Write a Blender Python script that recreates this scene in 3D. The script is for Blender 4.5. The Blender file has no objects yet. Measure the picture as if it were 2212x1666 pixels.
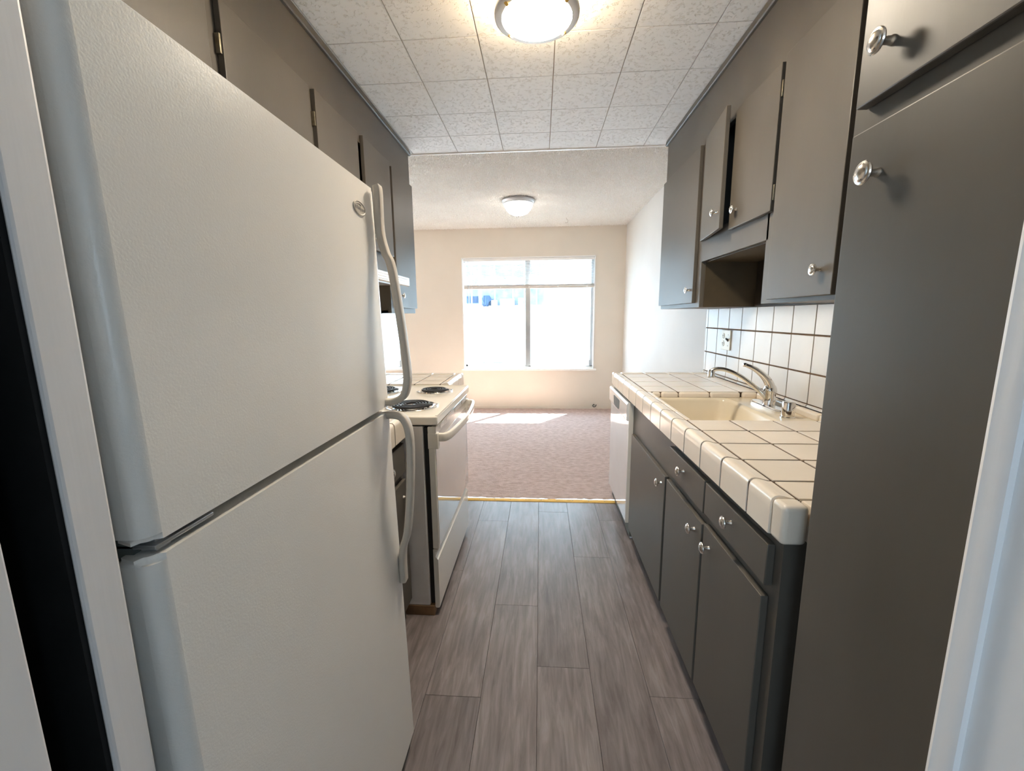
import bpy, bmesh, math, random
from mathutils import Vector, Matrix
random.seed(7)
sc = bpy.context.scene
C = sc.collection

# ------------------------------------------------------------------ camera
FPX = 906.015
cam_d = bpy.data.cameras.new('camera'); cam = bpy.data.objects.new('camera', cam_d); C.objects.link(cam)
cam_d.sensor_fit = 'HORIZONTAL'; cam_d.sensor_width = 36.0; cam_d.lens = 36.0 * FPX / 2212.0
cam_d.clip_start = 0.01; cam_d.clip_end = 200
_yaw, _pitch, _roll = 0.0684249, 0.163799, -0.0102577
_fw = Vector((-math.sin(_yaw) * math.cos(_pitch), math.cos(_yaw) * math.cos(_pitch), -math.sin(_pitch)))
_r = Vector((math.cos(_yaw), math.sin(_yaw), 0)); _u = _r.cross(_fw)
_r2 = _r * math.cos(_roll) + _u * math.sin(_roll); _u2 = _u * math.cos(_roll) - _r * math.sin(_roll)
_m = Matrix((_r2, _u2, -_fw)).transposed().to_4x4(); _m.translation = Vector((0, 0, 1.25436))
cam.matrix_world = _m
sc.camera = cam

# ------------------------------------------------------------------ world, sun, exposure
SKY = 4.5; SUN = 22.0; LAMP_K = 56.0; LAMP_L = 4.0
w = bpy.data.worlds.new('sky'); sc.world = w; w.use_nodes = True
bg = w.node_tree.nodes['Background']; bg.inputs[0].default_value = (0.59, 0.80, 1.0, 1); bg.inputs[1].default_value = SKY
sun_d = bpy.data.lights.new('sun', 'SUN'); sun_d.energy = SUN; sun_d.angle = 0.009; sun_d.color = (1, 0.95, 0.86)
sun = bpy.data.objects.new('sun', sun_d); C.objects.link(sun); sun.location = (3, 12, 10)
sun.rotation_euler = Vector((-0.22, -0.295, -0.56)).to_track_quat('-Z', 'Y').to_euler()
def portal(loc, sx, sy, rot):
    d = bpy.data.lights.new('window_portal', 'AREA'); d.shape = 'RECTANGLE'; d.size = sx; d.size_y = sy
    d.cycles.is_portal = True
    o = bpy.data.objects.new('window_portal', d); C.objects.link(o); o.location = loc; o.rotation_euler = rot
portal((-0.163, 5.74, 1.28), 1.76, 1.48, (math.radians(-90), 0, 0))
portal((-2.65, 5.74, 1.28), 1.6, 1.48, (math.radians(-90), 0, 0))
sc.view_settings.view_transform = 'Standard'; sc.view_settings.look = 'None'
sc.view_settings.exposure = 1.55; sc.view_settings.gamma = 1.0; sc.view_settings.use_curve_mapping = False
sc.cycles.max_bounces = 14; sc.cycles.diffuse_bounces = 8; sc.cycles.glossy_bounces = 6
sc.cycles.transparent_max_bounces = 12; sc.cycles.transmission_bounces = 8
sc.cycles.sample_clamp_indirect = 8.0
sc.cycles.caustics_reflective = False; sc.cycles.caustics_refractive = False
sc.cycles.use_denoising = True

# ------------------------------------------------------------------ materials
def M(name, col, rough=0.5, metal=0.0, var=0.06, vscale=6.0, stretch=(1, 1, 1), bump=0.0, bscale=200.0,
      bstretch=(1, 1, 1), bdetail=2.0, bdist=0.002, col2=None, spec=0.5, coat=0.0, rvar=0.0, rnd=0.0, ior=1.5, emit=None):
    m = bpy.data.materials.new(name); m.use_nodes = True
    nt = m.node_tree; N = nt.nodes; L = nt.links; b = N['Principled BSDF']
    b.inputs['Roughness'].default_value = rough; b.inputs['Metallic'].default_value = metal
    b.inputs['Specular IOR Level'].default_value = spec; b.inputs['IOR'].default_value = ior
    b.inputs['Coat Weight'].default_value = coat; b.inputs['Coat Roughness'].default_value = 0.03
    tc = N.new('ShaderNodeTexCoord'); geo = N.new('ShaderNodeNewGeometry')
    mp = N.new('ShaderNodeMapping'); mp.inputs['Scale'].default_value = stretch
    L.new(geo.outputs['Position'], mp.inputs[0])
    nz = N.new('ShaderNodeTexNoise'); nz.inputs['Scale'].default_value = vscale; nz.inputs['Detail'].default_value = 6
    L.new(mp.outputs[0], nz.inputs['Vector'])
    rp = N.new('ShaderNodeValToRGB'); e = rp.color_ramp.elements
    c1 = [c * (1 - var) for c in col]; c2 = col2 or [min(1, c * (1 + var)) for c in col]
    e[0].position = 0.32; e[0].color = (*c1, 1); e[1].position = 0.68; e[1].color = (*c2, 1)
    L.new(nz.outputs['Fac'], rp.inputs[0])
    out = rp.outputs[0]
    if rnd:
        oi = N.new('ShaderNodeObjectInfo'); mr = N.new('ShaderNodeMapRange')
        mr.inputs[3].default_value = 1 - rnd; mr.inputs[4].default_value = 1 + rnd
        L.new(oi.outputs['Random'], mr.inputs[0])
        hs = N.new('ShaderNodeHueSaturation'); L.new(mr.outputs[0], hs.inputs['Value']); L.new(out, hs.inputs['Color']); out = hs.outputs[0]
    L.new(out, b.inputs['Base Color'])
    if rvar:
        m2 = N.new('ShaderNodeMapRange'); m2.inputs[3].default_value = max(0.02, rough - rvar); m2.inputs[4].default_value = rough + rvar
        L.new(nz.outputs['Fac'], m2.inputs[0]); L.new(m2.outputs[0], b.inputs['Roughness'])
    if bump:
        mp2 = N.new('ShaderNodeMapping'); mp2.inputs['Scale'].default_value = bstretch; L.new(geo.outputs['Position'], mp2.inputs[0])
        n2 = N.new('ShaderNodeTexNoise'); n2.inputs['Scale'].default_value = bscale; n2.inputs['Detail'].default_value = bdetail
        L.new(mp2.outputs[0], n2.inputs['Vector'])
        bp = N.new('ShaderNodeBump'); bp.inputs['Strength'].default_value = bump; bp.inputs['Distance'].default_value = bdist
        L.new(n2.outputs['Fac'], bp.inputs['Height']); L.new(bp.outputs[0], b.inputs['Normal'])
    if emit:
        b.inputs['Emission Color'].default_value = (*emit[:3], 1); b.inputs['Emission Strength'].default_value = emit[3]
    return m

PAINT = (0.104, 0.092, 0.077)
m_cab = M('cabinet_paint', PAINT, 0.44, ior=1.38, spec=.5, var=0.10, vscale=5, stretch=(1, 1, .4), bump=.10, bscale=90, bstretch=(1, 1, .25), bdist=.001, rvar=.08)
m_dark = M('cabinet_inside', (0.030, 0.022, 0.014), 0.6, var=.3, vscale=9)
m_cubby = M('raw_brown_board', (0.060, 0.043, 0.022), 0.6, var=.25, vscale=7)
m_wall = M('cream_wall_paint', (0.74, 0.675, 0.59), 0.7, var=.02, vscale=3, bump=.12, bscale=160, bdist=.001)
m_wallw = M('white_wall_paint', (0.64, 0.63, 0.61), 0.6, var=.02, vscale=3, bump=.12, bscale=160, bdist=.001)
m_trimw = M('white_trim_paint', (0.82, 0.80, 0.79), 0.45, var=.05, vscale=10, stretch=(1, 1, .12), bump=.3, bscale=120, bstretch=(1, 1, .08), bdist=.0008)
m_fridge = M('refrigerator_enamel', (0.86, 0.83, 0.78), 0.26, var=.015, vscale=3, bump=.17, bscale=330, bdist=.0012, bdetail=3)
m_fhandle = M('refrigerator_handle_plastic', (0.56, 0.51, 0.44), 0.42, var=.03)
m_gasket = M('grey_gasket', (0.10, 0.11, 0.10), 0.6, var=.2)
m_black = M('black_gap', (0.008, 0.008, 0.008), 0.7, var=.2)
m_enamel = M('white_enamel', (0.76, 0.72, 0.65), 0.16, var=.02, vscale=4)
m_side = M('grey_range_side', (0.76, 0.72, 0.69), 0.34, var=.12, vscale=8, stretch=(1, 1, .3))
m_glass_door = M('oven_glass_white', (0.66, 0.63, 0.58), 0.05, var=.02, coat=1.0, ior=2.0)
m_dw = M('dishwasher_white', (0.80, 0.80, 0.80), 0.07, var=.02, coat=.6)
m_tile = M('almond_tile_glaze', (0.77, 0.69, 0.59), 0.20, var=.03, vscale=7, rnd=.04, bump=.03, bscale=30, bdist=.001)
m_splash = M('white_wall_tile_glaze', (0.67, 0.655, 0.64), 0.34, var=.03, vscale=7, rnd=.03, bump=.03, bscale=30, bdist=.001)
m_grout = M('brown_grout', (0.070, 0.038, 0.017), 0.85, var=.3, vscale=25, bump=.4, bscale=300)
m_groutl = M('light_brown_grout', (0.135, 0.080, 0.045), 0.85, var=.25, vscale=25, bump=.4, bscale=300)
m_sink = M('biscuit_sink_enamel', (0.72, 0.64, 0.50), 0.14, var=.03, vscale=6)
m_chrome = M('chrome', (0.80, 0.79, 0.77), 0.10, metal=1.0, var=.03)
m_knob = M('satin_nickel', (0.72, 0.69, 0.64), 0.20, metal=1.0, var=.06, vscale=60)
m_alum = M('aluminium', (0.60, 0.62, 0.64), 0.35, metal=.85, var=.06)
m_brass = M('brass_strip', (0.78, 0.50, 0.14), 0.6, metal=.1, spec=.12, var=.06, vscale=20)
m_coil = M('burner_coil', (0.018, 0.018, 0.020), 0.45, var=.3, vscale=40)
m_wood = M('raw_wood', (0.20, 0.11, 0.05), 0.7, var=.35, vscale=10, stretch=(1, .2, 1))
m_ivory = M('ivory_plastic', (0.76, 0.70, 0.55), 0.35, var=.03)
m_blind = M('blind_slat', (0.82, 0.82, 0.82), 0.45, var=.02)
m_blindrail = M('blind_rail', (0.66, 0.60, 0.54), 0.45, var=.03)
m_sill = M('white_window_paint', (0.84, 0.83, 0.81), 0.4, var=.02)
m_ext = M('white_stucco', (0.86, 0.86, 0.85), 0.85, var=.02, vscale=2)
m_extglass = M('outside_window_glass', (0.15, 0.18, 0.24), 0.6, spec=.05, var=.3, vscale=5)
m_extdark = M('outside_blue_shade', (0.04, 0.06, 0.10), 0.6, spec=.05, var=.6, vscale=9, stretch=(6, 1, .4))
m_extground = M('concrete_yard', (0.55, 0.54, 0.52), 0.9, var=.06)
m_hinge = M('dull_hinge', (0.30, 0.27, 0.20), 0.4, metal=.8, var=.2, vscale=60)
m_print = M('badge_print', (0.34, 0.32, 0.29), 0.5, var=.05)

def pop_mat(name, col, scale, strength, dist, kind):
    m = bpy.data.materials.new(name); m.use_nodes = True; nt = m.node_tree; N = nt.nodes; L = nt.links; b = N['Principled BSDF']
    b.inputs['Roughness'].default_value = 0.85; b.inputs['Specular IOR Level'].default_value = .2
    geo = N.new('ShaderNodeNewGeometry')
    n1 = N.new('ShaderNodeTexNoise'); n1.inputs['Scale'].default_value = scale; n1.inputs['Detail'].default_value = 3; n1.inputs['Roughness'].default_value = .6
    n1.inputs['Distortion'].default_value = .7 if kind == 'tile' else .3
    L.new(geo.outputs['Position'], n1.inputs['Vector'])
    rp = N.new('ShaderNodeValToRGB'); e = rp.color_ramp.elements
    if kind == 'tile': e[0].position = .35; e[0].color = (0, 0, 0, 1); e[1].position = .44; e[1].color = (1, 1, 1, 1)
    else: e[0].position = .38; e[0].color = (0, 0, 0, 1); e[1].position = .62; e[1].color = (1, 1, 1, 1)
    L.new(n1.outputs['Fac'], rp.inputs[0])
    bp = N.new('ShaderNodeBump'); bp.inputs['Strength'].default_value = strength; bp.inputs['Distance'].default_value = dist
    L.new(rp.outputs[0], bp.inputs['Height']); L.new(bp.outputs[0], b.inputs['Normal'])
    n2 = N.new('ShaderNodeTexNoise'); n2.inputs['Scale'].default_value = 2.0; L.new(geo.outputs['Position'], n2.inputs['Vector'])
    r2 = N.new('ShaderNodeValToRGB'); f = r2.color_ramp.elements
    f[0].position = .3; f[0].color = (*[c * .97 for c in col], 1); f[1].position = .7; f[1].color = (*col, 1)
    L.new(n2.outputs['Fac'], r2.inputs[0])
    mx = N.new('ShaderNodeMixRGB'); mx.blend_type = 'MULTIPLY'; mx.inputs[0].default_value = 1.0
    r3 = N.new('ShaderNodeValToRGB'); g = r3.color_ramp.elements
    lo = .93 if kind == 'tile' else .93  # shade of the pits painted faintly into the base colour
    g[0].color = (lo, lo * .98, lo * .95, 1); g[1].color = (1, 1, 1, 1)
    L.new(rp.outputs[0], r3.inputs[0]); L.new(r2.outputs[0], mx.inputs[1]); L.new(r3.outputs[0], mx.inputs[2])
    L.new(mx.outputs[0], b.inputs['Base Color'])
    return m
m_cjoint = M('ceiling_joint', (0.34, 0.29, 0.24), .8, var=.1)
m_ctile = pop_mat('acoustic_tile', (0.88, 0.90, 0.91), 66, .72, .0055, 'tile')
m_popcorn = pop_mat('popcorn_texture', (0.88, 0.86, 0.83), 85, .3, .004, 'pop')

def plank_mat():
    m = bpy.data.materials.new('grey_vinyl_plank'); m.use_nodes = True; nt = m.node_tree; N = nt.nodes; L = nt.links; b = N['Principled BSDF']
    geo = N.new('ShaderNodeNewGeometry'); oi = N.new('ShaderNodeObjectInfo')
    vm = N.new('ShaderNodeVectorMath'); vm.operation = 'SCALE'; vm.inputs['Scale'].default_value = 37.0
    cb = N.new('ShaderNodeCombineXYZ'); L.new(oi.outputs['Random'], cb.inputs[0]); L.new(oi.outputs['Random'], cb.inputs[1]); L.new(cb.outputs[0], vm.inputs[0])
    ad = N.new('ShaderNodeVectorMath'); ad.operation = 'ADD'; L.new(geo.outputs['Position'], ad.inputs[0]); L.new(vm.outputs[0], ad.inputs[1])
    mp = N.new('ShaderNodeMapping'); mp.inputs['Scale'].default_value = (34, 3.2, 1); L.new(ad.outputs[0], mp.inputs[0])
    n1 = N.new('ShaderNodeTexNoise'); n1.inputs['Scale'].default_value = 1.6; n1.inputs['Detail'].default_value = 9; n1.inputs['Roughness'].default_value = .62; n1.inputs['Distortion'].default_value = .6
    L.new(mp.outputs[0], n1.inputs['Vector'])
    mpb = N.new('ShaderNodeMapping'); mpb.inputs['Scale'].default_value = (5, 2.4, 1); L.new(ad.outputs[0], mpb.inputs[0])
    n2 = N.new('ShaderNodeTexNoise'); n2.inputs['Scale'].default_value = 1.5; n2.inputs['Detail'].default_value = 4; L.new(mpb.outputs[0], n2.inputs['Vector'])
    r1 = N.new('ShaderNodeValToRGB'); e = r1.color_ramp.elements
    e[0].position = .28; e[0].color = (0.118, 0.096, 0.090, 1); e[1].position = .72; e[1].color = (0.268, 0.236, 0.230, 1)
    k = r1.color_ramp.elements.new(.5); k.color = (0.190, 0.161, 0.154, 1)
    L.new(n1.outputs['Fac'], r1.inputs[0])
    r2 = N.new('ShaderNodeValToRGB'); f = r2.color_ramp.elements
    f[0].position = .3; f[0].color = (.80, .78, .78, 1); f[1].position = .7; f[1].color = (1.12, 1.11, 1.12, 1)
    L.new(n2.outputs['Fac'], r2.inputs[0])
    mx = N.new('ShaderNodeMixRGB'); mx.blend_type = 'MULTIPLY'; mx.inputs[0].default_value = 1; L.new(r1.outputs[0], mx.inputs[1]); L.new(r2.outputs[0], mx.inputs[2])
    mr = N.new('ShaderNodeMapRange'); mr.inputs[3].default_value = .90; mr.inputs[4].default_value = 1.08; L.new(oi.outputs['Random'], mr.inputs[0])
    hs = N.new('ShaderNodeHueSaturation'); L.new(mr.outputs[0], hs.inputs['Value']); L.new(mx.outputs[0], hs.inputs['Color'])
    L.new(hs.outputs[0], b.inputs['Base Color'])
    b.inputs['Roughness'].default_value = .34
    bp = N.new('ShaderNodeBump'); bp.inputs['Strength'].default_value = .35; bp.inputs['Distance'].default_value = .0012
    L.new(n1.outputs['Fac'], bp.inputs['Height']); L.new(bp.outputs[0], b.inputs['Normal'])
    return m
m_plank = plank_mat()
m_carpet = M('pink_beige_carpet', (0.56, 0.42, 0.37), 0.95, var=.10, vscale=22, stretch=(1, 1.8, 1), bump=.9, bscale=140, bdetail=4, bdist=.012, spec=.1, col2=(0.66, 0.52, 0.48))

def pane_mat(name, tint):
    m = bpy.data.materials.new(name); m.use_nodes = True; nt = m.node_tree; N = nt.nodes; L = nt.links
    N.remove(N['Principled BSDF']); out = N['Material Output']
    t = N.new('ShaderNodeBsdfTransparent'); t.inputs[0].default_value = (*tint, 1)
    g = N.new('ShaderNodeBsdfGlossy'); g.inputs['Roughness'].default_value = .01
    lw = N.new('ShaderNodeLayerWeight'); lw.inputs[0].default_value = .5; mx = N.new('ShaderNodeMixShader')
    pw = N.new('ShaderNodeMath'); pw.operation = 'POWER'; pw.inputs[1].default_value = 5; L.new(lw.outputs['Facing'], pw.inputs[0])
    fr = N.new('ShaderNodeMapRange'); fr.inputs[3].default_value = .04; fr.inputs[4].default_value = .8; L.new(pw.outputs[0], fr.inputs[0])
    L.new(fr.outputs[0], mx.inputs[0]); L.new(t.outputs[0], mx.inputs[1]); L.new(g.outputs[0], mx.inputs[2]); L.new(mx.outputs[0], out.inputs[0])
    return m
m_pane = pane_mat('window_glass', (.96, .98, .98))
def lamp_mat(name, col, st):
    m = bpy.data.materials.new(name); m.use_nodes = True; nt = m.node_tree; N = nt.nodes; L = nt.links; b = N['Principled BSDF']
    lw = N.new('ShaderNodeTexNoise'); lw.inputs['Scale'].default_value = 4
    mr = N.new('ShaderNodeMapRange'); mr.inputs[3].default_value = st * .97; mr.inputs[4].default_value = st * 1.03
    L.new(lw.outputs['Fac'], mr.inputs[0]); L.new(mr.outputs[0], b.inputs['Emission Strength'])
    b.inputs['Base Color'].default_value = (.8, .78, .74, 1); b.inputs['Emission Color'].default_value = (*col, 1); b.inputs['Roughness'].default_value = .3
    return m
m_lampk = lamp_mat('lit_frosted_glass_warm', (1.0, .885, .72), LAMP_K)
m_lamps = lamp_mat('lit_glass_band_amber', (1.0, .74, .45), LAMP_K * .26)
m_lampl = lamp_mat('lit_frosted_glass', (1.0, .92, .82), LAMP_L)

# ------------------------------------------------------------------ builders
ORG = {}
def link(name, me, mat, parent=None, loc=(0, 0, 0)):
    o = bpy.data.objects.new(name, me); C.objects.link(o)
    if mat and not me.materials: me.materials.append(mat)
    o.parent = parent; o.location = loc
    return o
def finish(bm, name, smooth=True, ang=35):
    bmesh.ops.recalc_face_normals(bm, faces=bm.faces)
    me = bpy.data.meshes.new(name); bm.to_mesh(me); bm.free()
    if smooth:
        me.set_sharp_from_angle(angle=math.radians(ang))
        for p in me.polygons: p.use_smooth = max(abs(c) for c in p.normal) < .9999
    return me
def part(name, bm, mat, parent=None, origin=None, ang=35):
    """bm in world coordinates; becomes one mesh object, child of parent or top-level with its own origin"""
    if parent is not None: org = ORG[parent]
    else: org = Vector(origin) if origin is not None else Vector((0, 0, 0))
    bmesh.ops.translate(bm, verts=bm.verts, vec=-org)
    o = link(name, finish(bm, name, True, ang), mat, parent, (0, 0, 0) if parent is not None else org)
    ORG[o] = org
    return o
def place(name, me, loc, parent, mat=None):
    o = link(name, me, mat, parent, Vector(loc) - ORG[parent]); ORG[o] = Vector(loc); return o
def tag(o, label=None, cat=None, group=None, kind=None):
    if label: o['label'] = label
    if cat: o['category'] = cat
    if group: o['group'] = group
    if kind: o['kind'] = kind
    return o
def thing(name, label, cat, loc, group=None):
    o = bpy.data.objects.new(name, None); C.objects.link(o); o.location = loc; o.empty_display_size = .05
    ORG[o] = Vector(loc); return tag(o, label, cat, group)
def bx(x0, x1, y0, y1, z0, z1, bev=0.0, seg=2, bm=None):
    n = bmesh.new()
    vs = [n.verts.new((x, y, z)) for x in (x0, x1) for y in (y0, y1) for z in (z0, z1)]
    for f in ((0, 1, 3, 2), (4, 6, 7, 5), (0, 4, 5, 1), (2, 3, 7, 6), (0, 2, 6, 4), (1, 5, 7, 3)): n.faces.new([vs[i] for i in f])
    if bev: bmesh.ops.bevel(n, geom=n.edges[:], offset=bev, segments=seg, profile=.5, affect='EDGES')
    if bm is None: return n
    me = bpy.data.meshes.new('tmp'); n.to_mesh(me); n.free(); bm.from_mesh(me); bpy.data.meshes.remove(me); return bm
def bxs(boxes, bev=0.0):
    b = bmesh.new()
    for q in boxes: bx(*q, bev=bev, bm=b)
    return b
def prism(pts, axis, a, b_, bm=None):
    """closed outline swept straight along an axis: 'X': pts=(y,z), 'Y': pts=(x,z), 'Z': pts=(x,y)"""
    n = bm or bmesh.new()
    mk = {'X': lambda p, t: (t, p[0], p[1]), 'Y': lambda p, t: (p[0], t, p[1]), 'Z': lambda p, t: (p[0], p[1], t)}[axis]
    A = [n.verts.new(mk(p, a)) for p in pts]; B = [n.verts.new(mk(p, b_)) for p in pts]
    k = len(pts)
    for i in range(k): n.faces.new((A[i], A[(i + 1) % k], B[(i + 1) % k], B[i]))
    n.faces.new(A[::-1]); n.faces.new(B); return n
def lathe(prof, centre, axis='Z', seg=32, bm=None, sgn=1):
    n = bm or bmesh.new(); rings = []
    c = Vector(centre)
    def pos(r, h, a):
        u, v = r * math.cos(a), r * math.sin(a)
        return c + {'Z': Vector((u, v, h * sgn)), 'X': Vector((h * sgn, u, v)), 'Y': Vector((u, h * sgn, v))}[axis]
    for r, h in prof:
        if r < 1e-6: rings.append([n.verts.new(pos(0, h, 0))])
        else: rings.append([n.verts.new(pos(r, h, 2 * math.pi * i / seg)) for i in range(seg)])
    for A, B in zip(rings, rings[1:]):
        for i in range(seg):
            j = (i + 1) % seg
            if len(A) == 1 and len(B) == 1: continue
            if len(A) == 1: n.faces.new((A[0], B[i], B[j]))
            elif len(B) == 1: n.faces.new((A[i], A[j], B[0]))
            else: n.faces.new((A[i], A[j], B[j], B[i]))
    return n
def sweep(path, sec, up=Vector((0, 1, 0)), bm=None, cap=True, closed=False, scales=None):
    """sec: list of (a,b) offsets along side and normal; side is kept close to 'up'"""
    n = bm or bmesh.new(); P = [Vector(p) for p in path]; rings = []
    for i, p in enumerate(P):
        if closed: t = P[(i + 1) % len(P)] - P[i - 1]
        else: t = P[min(i + 1, len(P) - 1)] - P[max(i - 1, 0)]
        t.normalize(); s = (up - t * up.dot(t)).normalized(); q = t.cross(s)
        k = scales[i] if scales else 1
        rings.append([n.verts.new(p + s * a * k + q * b * k) for a, b in sec])
    m = len(sec)
    pr = list(zip(rings, rings[1:])) + ([(rings[-1], rings[0])] if closed else [])
    for A, B in pr:
        for i in range(m): n.faces.new((A[i], A[(i + 1) % m], B[(i + 1) % m], B[i]))
    if cap and not closed: n.faces.new(rings[0][::-1]); n.faces.new(rings[-1])
    return n
def circ(r, k=10): return [(r * math.cos(2 * math.pi * i / k), r * math.sin(2 * math.pi * i / k)) for i in range(k)]
def rrect(a, b, r, k=3):
    out = []
    for cx, cy, s in ((a - r, b - r, 0), (-a + r, b - r, 90), (-a + r, -b + r, 180), (a - r, -b + r, 270)):
        for i in range(k + 1):
            t = math.radians(s + 90 * i / k); out.append((cx + r * math.cos(t), cy + r * math.sin(t)))
    return out
def spline(pts, n=8):
    P = [Vector(p) for p in pts]; out = []
    for i in range(len(P) - 1):
        p0, p1, p2, p3 = P[max(i - 1, 0)], P[i], P[i + 1], P[min(i + 2, len(P) - 1)]
        for k in range(n):
            t = k / n
            out.append(.5 * ((2 * p1) + (p2 - p0) * t + (2 * p0 - 5 * p1 + 4 * p2 - p3) * t * t + (3 * p1 - p0 - 3 * p2 + p3) * t ** 3))
    out.append(P[-1]); return out
def struct(name, bm, mat, origin=(0, 0, 0)):
    return tag(part(name, bm, mat, None, origin), kind='structure')

# ------------------------------------------------------------------ key dimensions (metres)
ZK, ZL = 2.339, 2.375          # kitchen and living-room ceilings
YE = 2.997                     # where the tiled ceiling stops
XR, XL = 1.082, -1.14          # kitchen side walls
YB = 5.60                      # window wall
YT = 2.725                     # carpet edge
ZC = 0.879                     # counter top

# ------------------------------------------------------------------ floor of planks
PW = 0.1876; PX0 = -0.0104
floor = struct('floor', bx(-1.6, 1.6, -2.7, YT, -0.06, -0.006), m_black)
ends = {-1: [1.659], 0: [1.338], -2: [1.201], 2: [1.236], 1: [2.05], -3: [1.9], -4: [1.1], 3: [1.7]}
for c in range(-8, 9):
    x0 = PX0 + c * PW
    if x0 < -1.6 or x0 + PW > 1.6: continue
    base = ends.get(c, [random.uniform(1, 2)])[0]
    js = sorted([base + 1.22 * k for k in range(-4, 3) if -2.6 < base + 1.22 * k < YT - .05])
    ys = [-2.7] + js + [YT]
    for a, b in zip(ys, ys[1:]):
        part('plank', bx(x0 + .0004, x0 + PW - .0004, a + .0004, b - .0004, -.008, 0, .0007, 1), m_plank, floor)
strip = struct('trim_1', prism([(YT - .020, .0), (YT - .018, .004), (YT - .004, .006), (YT + .014, .006), (YT + .018, .0)], 'X', -1.05, 1.03), m_brass)
for i in range(9):
    part('nail_head', lathe([(.0, .0075), (.003, .007), (.0035, .0055)], (-.42 + i * .107, YT - .003, 0), seg=8), m_hinge, strip)

# carpet with a tufted, trodden surface
def carpet():
    b = bmesh.new(); x0, x1, y0, y1 = -4.2, XR, YT + .012, YB; dx = .014
    nx, ny = int((x1 - x0) / dx), int((y1 - y0) / dx)
    from mathutils import noise
    g = []
    for j in range(ny + 1):
        row = []
        for i in range(nx + 1):
            x = x0 + (x1 - x0) * i / nx; y = y0 + (y1 - y0) * j / ny
            if x > -1.3:
                h = .010 + .003 * noise.noise(Vector((x * 7, y * 14, 1))) + .0055 * noise.noise(Vector((x * 30, y * 55, 5)))
            else: h = .010
            row.append(b.verts.new((x, y, max(h, .002))))
        g.append(row)
    for j in range(ny):
        for i in range(nx): b.faces.new((g[j][i], g[j][i + 1], g[j + 1][i + 1], g[j + 1][i]))
    return b
struct('carpet', carpet(), m_carpet)

# ------------------------------------------------------------------ ceilings
ceil_k = struct('ceiling', bx(-1.6, 1.6, .22, YE, ZK + .006, ZK + .05), m_cjoint)
rows = [-.30, .005, .31, .615, .92, 1.225, 1.53, 1.834, 2.135, 2.456, 2.734, 2.997]
CX, CS = 0.0576, 0.3048
for a, b in zip(rows, rows[1:]):
    if b < .3: continue
    for i in range(-5, 5):
        x0 = CX + i * CS; x1 = x0 + CS
        if x1 < XL - .05 or x0 > XR + .05: continue
        part('ceiling_tile', bx(x0 + .0021, x1 - .0021, max(a, .23) + .0021, b - .0021, ZK, ZK + .008, .0012, 1), m_ctile, ceil_k)
struct('trim_2', bxs([(XL, XR, YE, YE + .006, ZK - .004, ZL), (XL, XR, YE - .004, YE + .012, ZK - .006, ZK + .001)]), m_sill)
struct('ceiling.001', bx(-4.3, XR + .1, YE + .004, YB + .1, ZL, ZL + .05), m_popcorn)
def popcorn():
    vs, fs = [], []
    rg_ = random.Random(3); st = .0105
    nx, ny = int((XR + 1.75) / st), int((YB - YE) / st)
    for i in range(nx):
        for j in range(ny):
            if rg_.random() < .14: continue
            x = -1.72 + (i + rg_.uniform(.1, .9)) * st; y = YE + .014 + (j + rg_.uniform(.1, .9)) * st
            if y > YB - .004 or x > XR - .004: continue
            r = rg_.uniform(.0030, .0070); h = r * rg_.uniform(1.0, 2.0); a = rg_.uniform(0, 1.5); n = len(vs)
            for k in range(4):
                t = a + k * math.pi / 2; q = r * rg_.uniform(.75, 1.2); vs.append((x + q * math.cos(t), y + q * math.sin(t), ZL + .0005))
            for k in range(4):
                t = a + k * math.pi / 2; q = r * .55; vs.append((x + q * math.cos(t), y + q * math.sin(t), ZL - h))
            for k in range(4): l = (k + 1) % 4; fs.append((n + k, n + l, n + 4 + l, n + 4 + k))
            fs.append((n + 4, n + 5, n + 6, n + 7))
    me = bpy.data.meshes.new('popcorn_grain'); me.from_pydata(vs, [], fs); me.update(); me.materials.append(m_popcorn)
    return me
_pc = link('popcorn_grain', popcorn(), None, bpy.data.objects['ceiling.001']); _pc['kind'] = 'stuff'
struct('ceiling.002', bx(-1.7, 1.7, -2.8, .24, ZL, ZL + .05), m_sill)

# ------------------------------------------------------------------ walls
WL, WR_, WB, WT = -1.03, .705, .548, 2.008           # the window seen past the kitchen
W2L, W2R = -3.4, -1.885
def holed_wall(xs, zs, holes, y0, y1):
    """wall slab with rectangular holes, x cuts xs, z cuts zs"""
    b = bmesh.new()
    for xa, xb in zip(xs, xs[1:]):
        for za, zb in zip(zs, zs[1:]):
            if any(xa >= h[0] - 1e-6 and xb <= h[1] + 1e-6 and za >= h[2] - 1e-6 and zb <= h[3] + 1e-6 for h in holes): continue
            bx(xa, xb, y0, y1, za, zb, bm=b)
    return b
struct('wall_back', holed_wall([-4.3, W2L, W2R, WL, WR_, XR + .1], [0, WB, WT, ZL + .05], [(WL, WR_, WB, WT), (W2L, W2R, WB, WT)], YB, YB + .16), m_wall)
struct('wall_right', bx(XR, XR + .1, .22, YB + .16, 0, ZL + .05), m_wallw)
struct('wall_left', bx(XL - .1, XL, .22, YE, 0, ZL + .05), m_wall)
struct('wall_living', bxs([(-4.3, XL - .1, YE - .1, YE, 0, ZL + .05), (-4.4, -4.3, YE - .1, YB + .16, 0, ZL + .05)]), m_wall)
JL, JR, JY = -.40, .35, .342
struct('wall_front', bxs([(-1.7, JL - .012, .318, .334, 0, ZL), (-1.7, JL - .012, .225, .250, 0, ZL), (-1.7, JL - .82, .25, .318, 0, ZL),
                          (JR + .012, 1.7, .225, .334, 0, ZL), (JL - .012, JR + .012, .225, .334, 2.08, ZL)]), m_wallw)
jl = struct('trim_3', bx(JL - .006, JL, .307, JY, 0, 2.06, .003, 2), m_trimw)
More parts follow.
